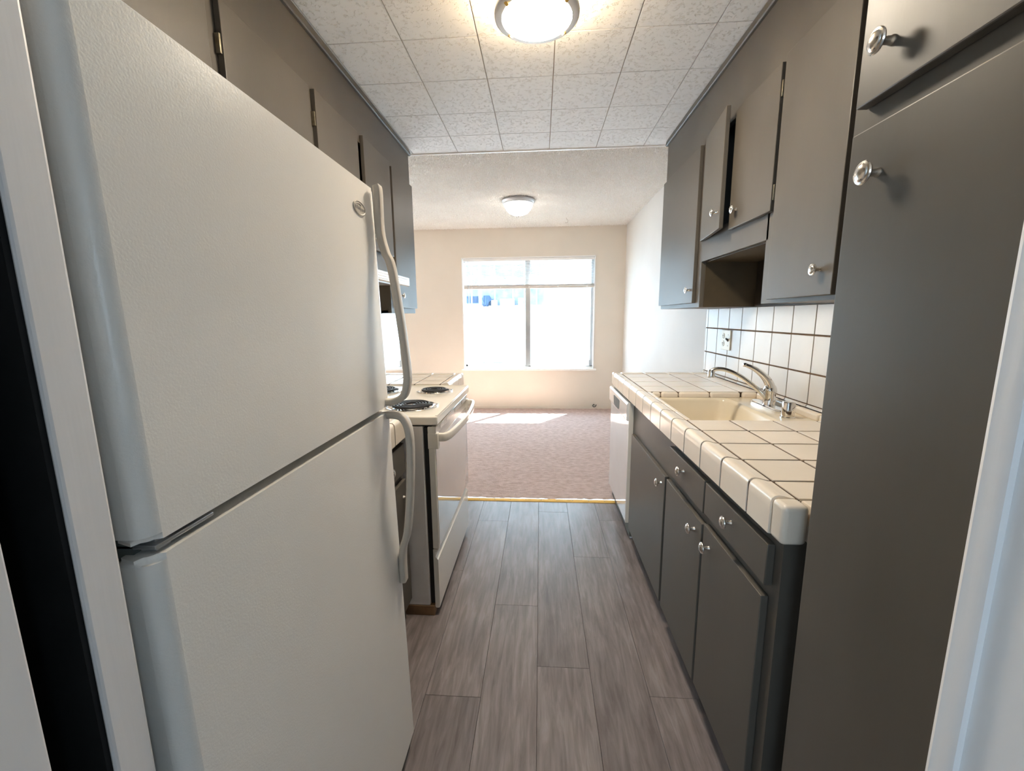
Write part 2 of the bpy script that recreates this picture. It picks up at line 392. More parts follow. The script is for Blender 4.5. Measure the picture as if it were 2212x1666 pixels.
struct('trim_4', bx(JL - .006, JL, .17, .263, 0, 2.06, .002, 2), m_trimw)
struct('trim_7', bxs([(JL - .80, JL - .0065, .304, .3175, 0, 2.06), (JL - .80, JL - .0065, .2505, .2655, 0, 2.06), (JL - .80, JL - .007, .2655, .304, -.004, .001)]), m_black)  # black sheets standing in for the shade inside the pocket-door slot
struct('trim_5', bx(JR, JR + .02, .17, JY, 0, 2.06, .004, 3), m_trimw)
part('stop_bead', prism([(JR - .005, .318), (JR - .0065, .324), (JR - .005, .330), (JR - .006, .336), (JR - .003, JY - .001), (JR + .001, JY - .001), (JR + .001, .318)], 'Z', 0, 2.06), m_trimw, bpy.data.objects['trim_5'])
struct('trim_6', bxs([(JL, JR, .17, JY, 2.06, 2.08)]), m_trimw)
door = struct('door_1', bx(JL - .79, JL - .30, .268, .302, .01, 2.05, .002, 1), m_dark)
part('edge_pull', bx(JL - .302, JL - .298, .278, .292, .93, 1.0, .001, 1), m_hinge, door)
# hall the photographer stands in; both window openings added to light fridge and jambs
struct('wall_hall', bxs([(-1.7, -1.6, -2.7, .225, 0, ZL), (1.6, 1.7, -2.7, -1.8, 0, ZL), (1.6, 1.7, -1.38, .225, 0, ZL), (1.6, 1.7, -1.8, -1.38, 0, 1.15), (1.6, 1.7, -1.8, -1.38, 1.7, ZL),
                         (-1.7, -1.4, -2.8, -2.7, 0, ZL), (-.5, 1.7, -2.8, -2.7, 0, ZL), (-1.4, -.5, -2.8, -2.7, 0, .9), (-1.4, -.5, -2.8, -2.7, 1.9, ZL)]), m_wallw)
portal((-.95, -2.82, 1.40), .9, 1.0, (math.radians(90), 0, 0))  # sky through the added rear hall opening
portal((1.72, -1.59, 1.425), .55, .42, (math.radians(90), 0, math.radians(90)))  # sky through the added side opening that brightens the refrigerator
struct('baseboard_back', bxs([(-4.2, XR, YB - .010, YB, .004, .045)], .002), m_wall)

# ------------------------------------------------------------------ windows
def window(n, x0, x1, meet):
    fr = struct('window_%d' % n, bxs([(x0 - .002, x0 + .012, YB - .004, YB + .155, WB, WT), (x1 - .012, x1 + .002, YB - .004, YB + .155, WB, WT), (x0, x1, YB - .004, YB + .155, WT - .012, WT + .002)]), m_sill, (x0, YB, WB))
    part('window_sill', bx(x0 - .03, x1 + .03, YB - .030, YB + .155, WB - .016, WB + .008, .003, 2), m_sill, fr)
    y = YB + .09
    part('track', bx(x0 + .012, x1 - .012, y - .03, y + .03, WB + .008, WB + .030, .003, 1), m_sill, fr)
    s1 = part('sash', bxs([(x0 + .012, x0 + .035, y, y + .022, WB + .03, WT - .012), (meet - .030, meet + .006, y, y + .022, WB + .03, WT - .012),
                           (x0 + .012, meet, y, y + .022, WB + .03, WB + .055), (x0 + .012, meet, y, y + .022, WT - .045, WT - .012)]), m_sill, fr)
    part('pane', bx(x0 + .035, meet - .03, y + .008, y + .012, WB + .055, WT - .045), m_pane, s1)
    s2 = part('sash', bxs([(meet - .034, meet + .032, y - .026, y - .002, WB + .03, WT - .012), (x1 - .045, x1 - .012, y - .026, y - .002, WB + .03, WT - .012),
                           (meet, x1 - .012, y - .026, y - .002, WB + .03, WB + .042), (meet, x1 - .012, y - .026, y - .002, WT - .045, WT - .012)]), m_alum, fr)
    part('pane', bx(meet + .032, x1 - .045, y - .016, y - .012, WB + .042, WT - .045), m_pane, s2)
    part('latch', bx(x1 - .060, x1 - .036, y - .036, y - .026, WB + .035, WB + .12, .003, 1), m_alum, s2)
    return fr
window(1, WL, WR_, -.165)
window(2, W2L, W2R, -2.65)

# mini blind pulled up to a third of the window
bl = thing('window_blind', 'white mini blind drawn a third of the way down the window', 'blind', (-.16, YB + .03, WT - .012))
bx0, bx1 = WL + .022, WR_ - .014
part('headrail', bx(bx0, bx1, YB + .012, YB + .045, WT - .046, WT - .014, .003, 1), m_sill, bl)
slat_me = finish(sweep([(bx0 + .004, 0, 0), (bx1 - .004, 0, 0)], [(-.0125, -.0022), (-.006, .0006), (0, .0016), (.006, .0006), (.0125, -.0022), (.0125, -.0026), (0, .0010), (-.0125, -.0026)]), 'slat')
slat_me.materials.append(m_blind)
for i in range(15):
    z = WT - .062 - i * .0195
    s = place('slat', slat_me, (0, YB + .028, z), bl); s.rotation_euler.x = math.radians(11 + 1.5 * math.sin(i))
part('bottom_stack', bxs([(bx0 + .002, bx1 - .002, YB + .014, YB + .042, 1.640 + k * .0055, 1.644 + k * .0055) for k in range(4)] + [(bx0, bx1, YB + .013, YB + .043, 1.612, 1.638)], .001), m_blindrail, bl)
for k in range(5):
    part('cord_button', lathe([(0, .004), (.007, .003), (.008, 0)], (bx0 + .11 + k * .375, YB + .013, 1.630), 'Y', 10, sgn=-1), m_sill, bl)
part('tilt_wand', sweep([(-.945, YB + .002, 1.965), (-.944, YB + .000, 1.65), (-.940, YB - .002, 1.32)], circ(.0035, 6), Vector((1, 0, 0))), m_alum, bl)
for k in range(3):
    part('lift_cord', sweep([(bx0 + .11 + k * .75, YB + .030, 1.97), (bx0 + .11 + k * .75, YB + .030, 1.63)], circ(.0016, 5), Vector((1, 0, 0))), m_sill, bl)

# ------------------------------------------------------------------ outside
YO = 11.0
struct('ground', bx(-30, 30, YB + .3, 40, -3.2, -3.0), m_extground)
bd = thing('building', 'white stucco building facing the window across the yard', 'building', (0, YO, -3.0))
part('facade', bx(-14, 14, YO, YO + 6, -3.0, 6.0), m_ext, bd)
def ext_window(x0, x1, z0, z1, panes, mats):
    f = part('window_frame', bxs([(x0 - .03, x1 + .03, YO - .05, YO - .01, z0 - .04, z0), (x0 - .03, x1 + .03, YO - .04, YO - .01, z1, z1 + .03),
                                  (x0 - .03, x0, YO - .04, YO - .01, z0, z1), (x1, x1 + .03, YO - .04, YO - .01, z0, z1)] + [(q - .015, q + .015, YO - .035, YO - .01, z0, z1) for q in panes[1:-1]]), m_ext, bd)
    for i, (a, b) in enumerate(zip(panes, panes[1:])):
        part('pane', bx(a + .015, b - .015, YO - .02, YO - .012, z0, z1), mats[i % len(mats)], f)
ext_window(-1.98, -1.58, 1.57, 2.55, [-1.98, -1.77, -1.58], [m_extglass])
ext_window(-1.53, -.41, 1.53, 2.55, [-1.53, -1.17, -.70, -.41], [m_extglass])
ext_window(-.27, .10, 1.53, 2.55, [-.27, -.10, .10], [m_extglass])
part('shade', bxs([(-1.965, -1.785, YO - .028, YO - .021, 1.60, 1.775), (-1.755, -1.595, YO - .028, YO - .021, 1.60, 1.775)]), m_extdark, bd)
for a, b in ((-1.93, -1.62), (-1.54, -.98), (-.97, -.43)):
    part('vent_grille', bxs([(a, b, YO - .02, YO, -.05 + k * .03, -.035 + k * .03) for k in range(4)]), m_extglass, bd)
part('sill_ledge', bx(-1.56, -.38, YO - .30, YO - .05, 1.47, 1.50), m_ext, bd)
bag = part('carry_bag', prism([(-1.46, 1.50), (-1.44, 1.60), (-1.48, 1.70), (-1.44, 1.78), (-1.30, 1.78), (-1.26, 1.70), (-1.20, 1.68), (-1.30, 1.62), (-1.34, 1.50), (-1.38, 1.50), (-1.40, 1.55), (-1.42, 1.50)], 'Y', YO - .20, YO - .08), m_extdark, None, (-1.38, YO - .14, 1.5))
tag(bag, 'dark blue bundle on the ledge of the building opposite', 'bag')
for i, (a, b, h, l) in enumerate(((-1.24, -1.10, .16, 'small white carton beside the dark bundle on the outside ledge'), (-1.02, -.66, .19, 'widest white carton on the outside ledge opposite'), (-.56, -.44, .21, 'white carton at the far end of the outside ledge'))):
    o = part('carton', bx(a, b, YO - .24, YO - .08, 1.50, 1.50 + h, .01, 2), m_ext, None, ((a + b) / 2, YO - .16, 1.5)); tag(o, l, 'box', 'cartons on the ledge opposite')

# ------------------------------------------------------------------ knobs
def knob_mesh(sx):
    n = lathe([(0, 0), (.0068, 0), (.0066, .002), (.0056, .004), (.0050, .012), (.0052, .016), (.0085, .018), (.0155, .0195), (.0165, .0215), (.0155, .0235), (.0125, .0242), (.0115, .0258), (.0085, .0272), (.004, .0282), (0, .0285)], (0, 0, 0), 'X', 24, sgn=sx)
    me = finish(n, 'knob', ang=40); me.materials.append(m_knob); return me
knob_to_left, knob_to_right = knob_mesh(-1), knob_mesh(1)
def hinge_bm(x0, x1, y, z): return bxs([(x0, x1, y - .004, y + .004, z - .025, z + .025)], .0015)
def door(parent, x0, x1, y0, y1, z0, z1, knob=None, name='door', face=-1, hinges=None):
    d = part(name, bx(x0, x1, y0, y1, z0, z1, .0025, 2), m_cab, parent)
    if knob: place('knob', knob_to_left if face < 0 else knob_to_right, (x0 if face < 0 else x1, knob[0], knob[1]), d)
    for h in hinges or []: part('hinge', hinge_bm(x0 + .004, x1 + .001, h[0], h[1]) if face < 0 else hinge_bm(x0 - .001, x1 - .004, h[0], h[1]), m_hinge, d)
    return d

# ------------------------------------------------------------------ wall cabinets, sink side
FX = .80
uc = thing('wall_cabinet', 'dark taupe wall cabinet with an open cubby above the sink', 'cabinet', (.94, 1.85, 1.29))
UZ0, UZ1, UY0, UY1 = 1.29, 2.31, .785, 2.90
part('face_frame', bxs([(FX, FX + .02, UY0, UY1, 2.05, UZ1), (FX, FX + .02, 2.84, UY1, UZ0, 2.05), (FX, FX + .02, 2.218, 2.31, UZ0, 2.05), (FX, FX + .02, 1.60, 2.218, 1.512, 1.64),
                        (FX, FX + .02, 1.50, 1.612, UZ0, 2.05), (FX, FX + .02, UY0, 1.25, UZ0, 2.05), (FX, FX + .02, 2.31, 2.84, UZ0, 1.335), (FX, FX + .02, 1.25, 1.50, UZ0, 1.335)]), m_cab, uc)
part('carcass', bxs([(FX + .02, XR - .004, UY1 - .018, UY1, UZ0, UZ1), (FX + .02, XR - .004, UY0, UY0 + .018, UZ0, UZ1), (FX + .02, XR - .004, UY0, UY1, UZ1 - .018, UZ1),
                     (FX + .02, XR - .004, 2.218, UY1 - .018, UZ0, UZ0 + .015), (FX + .02, XR - .004, UY0, 1.612, UZ0, UZ0 + .015), (FX + .02, XR - .004, 1.612, 2.218, 1.512, 1.53),
                     (FX + .02, XR - .004, 2.218, 2.236, UZ0, UZ1), (FX + .02, XR - .004, 1.594, 1.612, UZ0, UZ1)]), m_cab, uc)
part('back_panel', bx(XR - .012, XR - .003, UY0, UY1, UZ0, UZ1), m_dark, uc)
part('cubby_lining', bxs([(FX + .021, XR - .013, 2.214, 2.2178, UZ0, 1.5118), (FX + .021, XR - .013, 1.6122, 1.616, UZ0, 1.5118), (FX + .021, XR - .013, 1.616, 2.214, 1.508, 1.5118)]), m_cubby, uc)
part('ceiling_moulding', prism([(FX - .010, UZ1 - .012), (FX - .014, UZ1 - .008), (FX - .012, UZ1 + .012), (FX - .004, ZK - .001), (FX + .03, ZK - .001), (FX + .03, UZ1 - .012)], 'Y', UY0, UY1 + .012), m_cab, uc)
dx0, dx1 = FX - .018, FX - .0005
door(uc, dx0, dx1, 2.272, 2.893, 1.312, 2.07, (2.316, 1.38))
ajar = door(uc, dx0, dx1, 1.878, 2.205, 1.607, 2.075, (1.925, 1.68))
_h = Vector((dx1, 2.205, 0)) - ORG[ajar]     # this one stands ajar, turned on its far edge
ajar.matrix_local = Matrix.Translation(_h) @ Matrix.Rotation(math.radians(-7.5), 4, 'Z') @ Matrix.Translation(-_h)
door(uc, dx0, dx1, 1.567, 1.892, 1.60, 2.06, (1.825, 1.668), hinges=[(1.565, 1.66), (1.565, 1.98)])
door(uc, dx0, dx1, 1.213, 1.545, 1.303, 2.07, (1.268, 1.375), hinges=[(1.547, 1.36)])

# ------------------------------------------------------------------ wall cabinets, stove side
GX = -.865
lc = thing('wall_cabinet', 'dark taupe wall cabinet run above the refrigerator and stove', 'cabinet', (-1.0, 1.65, 1.28))
part('face_frame', bxs([(GX - .02, GX, .345, UY1, 2.08, UZ1), (GX - .02, GX, 2.84, UY1, 1.28, 2.08), (GX - .02, GX, 2.43, 2.56, 1.28, 2.08), (GX - .02, GX, 1.62, 2.43, 1.50, 1.66), (GX - .02, GX, 1.60, 1.72, 1.50, 2.08),
                        (GX - .02, GX, 1.12, 1.26, 1.70, 2.08), (GX - .02, GX, .345, 1.62, 1.62, 1.74), (GX - .02, GX, .345, .40, 1.70, 2.08), (GX - .02, GX, 2.56, 2.84, 1.28, 1.325)]), m_cab, lc)
part('carcass', bxs([(XL + .004, GX - .02, UY1 - .018, UY1, 1.28, UZ1), (XL + .004, GX - .02, .345, .363, 1.62, UZ1), (XL + .004, GX - .02, .345, UY1, UZ1 - .018, UZ1),
                     (XL + .004, GX - .02, .345, 1.62, 1.62, 1.637), (XL + .004, GX - .02, 1.62, 2.43, 1.50, 1.517), (XL + .004, GX - .02, 2.43, UY1, 1.28, 1.295),
                     (XL + .004, GX - .02, 2.43, 2.448, 1.28, UZ1), (XL + .004, GX - .02, 1.602, 1.62, 1.50, UZ1)]), m_cab, lc)
part('back_panel', bx(XL + .003, XL + .012, .345, UY1, 1.62, UZ1), m_dark, lc)
part('ceiling_moulding', prism([(GX + .010, UZ1 - .012), (GX + .014, UZ1 - .008), (GX + .012, UZ1 + .012), (GX + .004, ZK - .001), (GX - .03, ZK - .001), (GX - .03, UZ1 - .012)], 'Y', .345, UY1 + .012), m_cab, lc)
ex0, ex1 = GX + .0005, GX + .018
door(lc, ex0, ex1, 2.505, 2.893, 1.312, 2.105, (2.555, 1.385), face=1)
door(lc, ex0, ex1, 2.118, 2.475, 1.60, 2.115, (2.16, 1.66), face=1)
door(lc, ex0, ex1, 1.680, 2.055, 1.60, 2.105, (2.01, 1.66), face=1, hinges=[(1.678, 2.0), (1.678, 1.7)])
door(lc, ex0, ex1, 1.200, 1.640, 1.72, 2.095, (1.26, 1.78), face=1, hinges=[(1.198, 1.98)])
door(lc, ex0, ex1, .42, 1.150, 1.72, 2.095, (1.09, 1.78), face=1)

# ------------------------------------------------------------------ tall pantry cabinet
pc = thing('pantry_cabinet', 'tall dark taupe pantry cabinet beside the doorway', 'cabinet', (.8, .555, 0))
part('carcass', bx(.50, XR - .004, .346, .765, 0, ZK - .002, .002, 1), m_cab, pc)
door(pc, .482, .4995, .362, .738, 1.560, 2.25, (.679, 1.623))
door(pc, .482, .4995, .362, .738, .10, 1.523, (.675, 1.452))

# ------------------------------------------------------------------ base cabinet, sink side
bc = thing('base_cabinet', 'dark taupe base cabinet with two drawers under the sink counter', 'cabinet', (.78, 1.53, 0))
BX = .50
part('face_frame', bx(BX, BX + .02, .832, 2.225, .09, .7995), m_cab, bc)
part('end_panel', bx(BX + .02, XR - .008, .832, .85, 0, .7995), m_cab, bc)
part('toe_kick', bx(.535, .55, .85, 2.225, 0, .09), m_cab, bc)
part('floor_panel', bx(BX + .02, XR - .008, .85, 2.225, .09, .105), m_dark, bc)
tx0, tx1 = BX - .018, BX - .0005
door(bc, tx0, tx1, 1.585, 2.185, .098, .634, (1.622, .594))
door(bc, tx0, tx1, 1.206, 1.562, .098, .634, (1.257, .592))
door(bc, tx0, tx1, .866, 1.192, .105, .644, (1.142, .594))
door(bc, tx0, tx1, 1.206, 1.546, .668, .770, (1.38, .733), name='drawer')
door(bc, tx0, tx1, .858, 1.198, .674, .770, (1.025, .733), name='drawer')

# ------------------------------------------------------------------ tiled counters
VCAP = [(0, ZC), (.012, ZC + .0005), (.026, ZC + .0045), (.036, ZC + .006), (.044, ZC + .0045), (.0495, ZC - .001), (.0515, ZC - .009), (.052, ZC - .02), (.052, .802), (.044, .800), (.042, ZC - .014), (.034, ZC - .0075), (0, ZC - .0075)]
def counter(name, label, xg, s, ys, cols, xwall, hole=None, near_cap=True, far_cap=True):
    """xg: x of the grout line behind the edge tiles; s: -1 edge points to -X; ys: joints along the edge; cols: joints across"""
    t = thing(name, label, 'countertop', ((xg + xwall) / 2, (ys[0] + ys[-1]) / 2, .80))
    g = .0039
    X = lambda d: xg + s * d
    lo, hi = sorted((X(.0495), xwall))
    yA, yB_ = ys[0] + .004, ys[-1] - .004
    if hole:
        hx0, hx1, hy0, hy1 = hole
        sub = bxs([(lo, hx0, yA, yB_, .804, ZC - .003), (hx1, hi, yA, yB_, .804, ZC - .003), (hx0, hx1, yA, hy0, .804, ZC - .003), (hx0, hx1, hy1, yB_, .804, ZC - .003)])
    else: sub = bx(lo, hi, yA, yB_, .804, ZC - .003)
    part('grout_bed', sub, m_grout, t)
    for a, b in zip(ys, ys[1:]):
        e = prism([(X(p[0] if p[0] > 0 else g), p[1]) for p in VCAP], 'Y', a + g, b - g)
        last = (a == ys[0] and near_cap) or (b == ys[-1] and far_cap)
        part('edge_tile', e, m_tile, t, ang=50)
        for ca, cb in zip(cols, cols[1:]):
            x0, x1 = sorted((ca, cb)); x0 += g; x1 -= g; y0, y1 = a + g, b - g
            if hole:
                if y0 > hole[2] - .01 and y1 < hole[3] + .01:
                    if x0 >= hole[0] - .02 and x0 < hole[1] and x1 > hole[0]:
                        continue
            part('tile', bx(x0, x1, y0, y1, ZC - .008, ZC, .0016, 2), m_tile, t)
    return t
JY_R = [.845, .943, 1.088, 1.230, 1.372, 1.512, 1.655, 1.80, 1.945, 2.087, 2.25, 2.41, 2.57, 2.73]
HOLE = (.545, 1.05, 1.516, 2.085)
ct = counter('countertop', 'almond tiled countertop with brown grout around the sink', .526, -1, JY_R, [.526, .675, .824, .973, 1.066], 1.074, HOLE)
# rounded end caps of the edge
def endcap(y0, y1, s, xg, parent, near):
    b = bmesh.new(); X = lambda d: xg + s * d
    x0, x1 = sorted((X(.002), X(.052)))
    bx(x0, x1, min(y0, y1) + .0022, max(y0, y1), .800, ZC + .004, .010, 4, bm=b)
    return part('end_tile', b, m_tile, parent, ang=60)
endcap(.797, .845, -1, .526, ct, True)
for a, b in zip([.526, .675, .824, .973], [.675, .824, .973, 1.066]):
    part('end_tile', bx(a + .003, b - .002, .800, .842, .802, ZC, .004, 2), m_tile, ct)
for a, b in zip([.526, .675, .824, .973], [.675, .824, .973, 1.066]):
    part('end_tile', bx(a + .002, b - .002, 2.732, 2.80, .802, ZC + .003, .007, 3), m_tile, ct)
endcap(2.73, 2.80, -1, .526, ct, False)
# thin strip in front of the basin, quarter-round trim on the two far sides
for a, b in ((1.516, 1.655), (1.655, 1.80), (1.80, 1.945), (1.945, 2.085)):
    part('trim_tile', bx(.528, .545, a + .002, b - .002, ZC - .020, ZC, .004, 3), m_tile, ct)
for a, b in ((.547, .590), (.590, .675), (.675, .824), (.824, .968), (.975, 1.048)):
    part('trim_tile', bx(a + .002, b - .002, 2.062, 2.086, ZC - .030, ZC - .0005, .009, 3), m_tile, ct)
for a, b in ((1.516, 1.60), (1.60, 1.75), (1.75, 1.90), (1.90, 2.060)):
    part('trim_tile', bx(1.035, 1.064, a + .002, b - .002, ZC - .030, ZC + .002, .009, 3), m_tile, ct)
# stove side
JY_L = [2.312, 2.44, 2.59, 2.70]
c2 = counter('countertop', 'almond tiled counter behind the stove with rounded front edge', -.567, 1, JY_L, [-.567, -.716, -.865, -1.014, -1.136], XL)
for a, b in ((-.567, -.716), (-.716, -.865), (-.865, -1.014), (-1.014, -1.136)):
    part('end_tile', bx(b + .002, a - .002, 2.702, 2.765, .802, ZC + .003, .007, 3), m_tile, c2)
endcap(2.70, 2.765, 1, -.567, c2, False)
c3 = counter('countertop', 'short almond tiled counter between refrigerator and stove', -.567, 1, [1.13, 1.26, 1.41, 1.562], [-.567, -.716, -.865, -1.014, -1.136], XL)
for nm, y0, y1, lb in (('base_cabinet', 2.315, 2.75, 'dark taupe base cabinet beyond the stove'), ('base_cabinet', 1.14, 1.555, 'dark taupe base cabinet squeezed between refrigerator and stove')):
    q = thing(nm, lb, 'cabinet', (-.85, (y0 + y1) / 2, 0))
    part('face_frame', bx(-.565, -.545, y0, y1, .09, .80), m_cab, q)
    part('carcass', bxs([(XL + .004, -.565, y0, y0 + .018, 0, .80), (XL + .004, -.565, y1 - .018, y1, 0, .80), (XL + .004, -.565, y0, y1, .09, .105)]), m_cab, q)
    part('toe_kick', bx(-.60, -.585, y0, y1, 0, .09), m_cab, q)
    door(q, -.5445, -.527, y0 + .02, y1 - .02, .11, .63, (y1 - .06, .57), face=1)
    door(q, -.5445, -.527, y0 + .02, y1 - .02, .66, .775, ((y0 + y1) / 2, .72), face=1, name='drawer')

# ------------------------------------------------------------------ backsplash
bs = thing('backsplash', 'white square tile backsplash with brown grout behind the sink', 'backsplash', (1.078, 1.8, ZC))
part('grout_bed', bx(1.0768, XR - .0005, .80, 2.835, ZC + .001, 1.288), m_groutl, bs)
gy = .0058
ysp = [1.7337 + .1524 * k for k in range(-6, 8)] + [2.835]
full = finish(bx(-.003, .003, -.0762 + gy / 2, .0762 - gy / 2, -.0762 + gy * .62, .0762 - gy * .62, .0012, 2), 'tile'); full.materials.append(m_splash)
for a, b in zip(ysp, ysp[1:]):
    for z0, z1 in ((ZC + .012, 1.0159), (1.0159, 1.1683), (1.1683, 1.287)):
        if abs(b - a - .1524) < 1e-6 and abs(z1 - z0 - .1524) < 1e-4: place('tile', full, (1.0765, (a + b) / 2, (z0 + z1) / 2), bs)
        else: part('tile', bx(1.0735, 1.0795, a + gy / 2, b - gy / 2, z0 + gy * .62, z1 - gy * .62 * (z1 < 1.2), .0012, 2), m_splash, bs)
    if b < 2.85 and a > .80: part('cove_tile', prism([(1.0665, ZC + .0025), (1.0695, ZC + .003), (1.0725, ZC + .0105), (1.0795, ZC + .0105), (1.0795, ZC + .0025)], 'Y', a + gy / 2, b - gy / 2), m_splash, bs)

# ------------------------------------------------------------------ outlet
ou = thing('wall_outlet', 'ivory wall plate with socket and switch on the tile backsplash', 'outlet', (1.073, 2.51, 1.105))
pl = part('cover_plate', bx(1.067, 1.073, 2.452, 2.570, 1.049, 1.163, .0025, 2), m_ivory, ou)
for z in (1.085, 1.128):
    s = part('socket', lathe([(0, .002), (.015, .002), (.0165, 0)], (1.067, 2.540, z), 'X', 20, sgn=-1), m_ivory, ou)
    part('slot', bxs([(1.0643, 1.0652, 2.533, 2.536, z - .002, z + .008), (1.0643, 1.0652, 2.545, 2.548, z - .002, z + .008), (1.0643, 1.0652, 2.538, 2.543, z - .010, z - .005)]), m_black, s)
part('toggle', prism([(1.067, 1.098), (1.067, 1.114), (1.055, 1.120), (1.053, 1.114)], 'Y', 2.475, 2.484), m_gasket, ou)
for z in (1.075, 1.137): part('screw', lathe([(0, .0015), (.003, .001), (.0034, 0)], (1.067, 2.48, z), 'X', 10, sgn=-1), m_hinge, ou)

# ------------------------------------------------------------------ sink, faucet, air gap
RZ = .853
sk = thing('kitchen_sink', 'biscuit enamel sink set below the tiled counter', 'sink', (.79, 1.80, .70))
def basin():
    b = bmesh.new()
    def ring(x0, x1, y0, y1, r, z, k=5):
        out = []
        for cx, cy, s in ((x1 - r, y1 - r, 0), (x0 + r, y1 - r, 90), (x0 + r, y0 + r, 180), (x1 - r, y0 + r, 270)):
            for i in range(k + 1):
                t = math.radians(s + 90 * i / k); out.append(b.verts.new((cx + r * math.cos(t), cy + r * math.sin(t), z)))
        return out
    R = [ring(.546, 1.049, 1.517, 2.084, .012, RZ - .012), ring(.546, 1.049, 1.517, 2.084, .012, RZ), ring(.560, .905, 1.535, 2.062, .045, RZ), ring(.566, .899, 1.541, 2.056, .045, RZ - .004),
         ring(.570, .893, 1.546, 2.052, .045, RZ - .014), ring(.585, .872, 1.565, 2.03, .05, .715), ring(.60, .85, 1.585, 2.01, .05, .700), ring(.70, .76, 1.77, 1.83, .02, .694)]
    for A, B in zip(R, R[1:]):
        n = len(A)
        for i in range(n): b.faces.new((A[i], A[(i + 1) % n], B[(i + 1) % n], B[i]))
    b.faces.new(R[-1])
    return b
part('basin', basin(), m_sink, sk, ang=60)
part('drain', lathe([(0, .001), (.030, .001), (.038, .004), (.042, .0035), (.042, 0)], (.73, 1.80, .6945), seg=24), m_chrome, sk)
fa = thing('faucet', 'chrome single lever faucet on the sink ledge', 'faucet', (.985, 1.845, RZ))
FXc, FYc = .985, 1.845
def stadium(x, y, hw, hl, z0, z1, k=8):
    pts = []
    for i in range(k + 1): t = math.pi * i / k; pts.append((x + hw * math.cos(t), y + hl + hw * math.sin(t)))
    for i in range(k + 1): t = math.pi + math.pi * i / k; pts.append((x + hw * math.cos(t), y - hl + hw * math.sin(t)))
    return prism(pts, 'Z', z0, z1)
pb = stadium(FXc, FYc, .028, .098, RZ, RZ + .014)
bmesh.ops.bevel(pb, geom=[e for e in pb.edges if all(abs(v.co.z - RZ - .014) < 1e-5 for v in e.verts)], offset=.006, segments=3, affect='EDGES')
part('base_plate', pb, m_chrome, fa)
part('body', lathe([(.027, .012), (.0245, .02), (.0235, .06), (.025, .068), (.026, .072), (.026, .080), (.022, .094), (.012, .104), (0, .107)], (FXc, FYc, RZ), seg=28), m_chrome, fa)
sp = spline([(FXc - .012, FYc + .004, RZ + .045), (FXc - .055, FYc + .012, RZ + .085), (FXc - .12, FYc + .025, RZ + .135), (FXc - .175, FYc + .035, RZ + .160), (FXc - .215, FYc + .042, RZ + .163), (FXc - .236, FYc + .045, RZ + .152)], 6)
part('spout', sweep(sp, rrect(.013, .009, .006), Vector((.2, 1, 0)), scales=[1.15 - .3 * i / (len(sp) - 1) for i in range(len(sp))]), m_chrome, fa)
part('aerator', lathe([(.0, .034), (.012, .034), (.0145, .028), (.0145, 0), (.012, 0), (.011, .006), (0, .006)], (FXc - .232, FYc + .045, RZ + .126), seg=20), m_chrome, fa)
lv = spline([(FXc, FYc, RZ + .088), (FXc - .012, FYc, RZ + .115), (FXc - .038, FYc + .002, RZ + .145), (FXc - .072, FYc + .006, RZ + .170), (FXc - .105, FYc + .01, RZ + .184)], 6)
part('lever', sweep(lv, rrect(.022, .015, .010), Vector((0, 1, 0)), scales=[1.05 - .55 * i / (len(lv) - 1) for i in range(len(lv))]), m_chrome, fa, ang=60)
part('lever_tip', lathe([(0, -.010), (.007, -.008), (.009, 0), (.007, .008), (0, .010)], (FXc - .108, FYc + .01, RZ + .185), 'X', 12), m_chrome, fa)
ag = part('air_gap', lathe([(.026, 0), (.026, .004), (.0225, .006), (.0225, .058), (.0205, .063), (.012, .066), (0, .066)], (.962, 1.662, RZ), seg=28), m_chrome, None, (.962, 1.662, RZ))
tag(ag, 'chrome air gap cap beside the faucet', 'air gap')

# ------------------------------------------------------------------ dishwasher
dw = thing('dishwasher', 'glossy white dishwasher at the far end of the sink counter', 'dishwasher', (.77, 2.53, 0))
part('tub', bx(.50, XR - .01, 2.232, 2.80, .02, .798, .003, 1), m_gasket, dw)
part('door', bx(.474, .50, 2.236, 2.80, .105, .690, .004, 2), m_dw, dw)
cp = part('control_panel', prism([(.466, .690), (.462, .70), (.462, .780), (.468, .790), (.50, .790), (.50, .690)], 'Y', 2.236, 2.80), m_dw, dw)
part('handle_recess', prism([(2.44, .756), (2.45, .762), (2.62, .762), (2.63, .756), (2.62, .712), (2.60, .704), (2.47, .704), (2.45, .712)], 'X', .4605, .465), m_gasket, cp)
part('kick_plate', bx(.505, .52, 2.236, 2.80, .01, .10, .002, 1), m_dw, dw)
part('side_trim', bx(.476, .50, 2.2325, 2.236, .105, .790), m_enamel, dw)

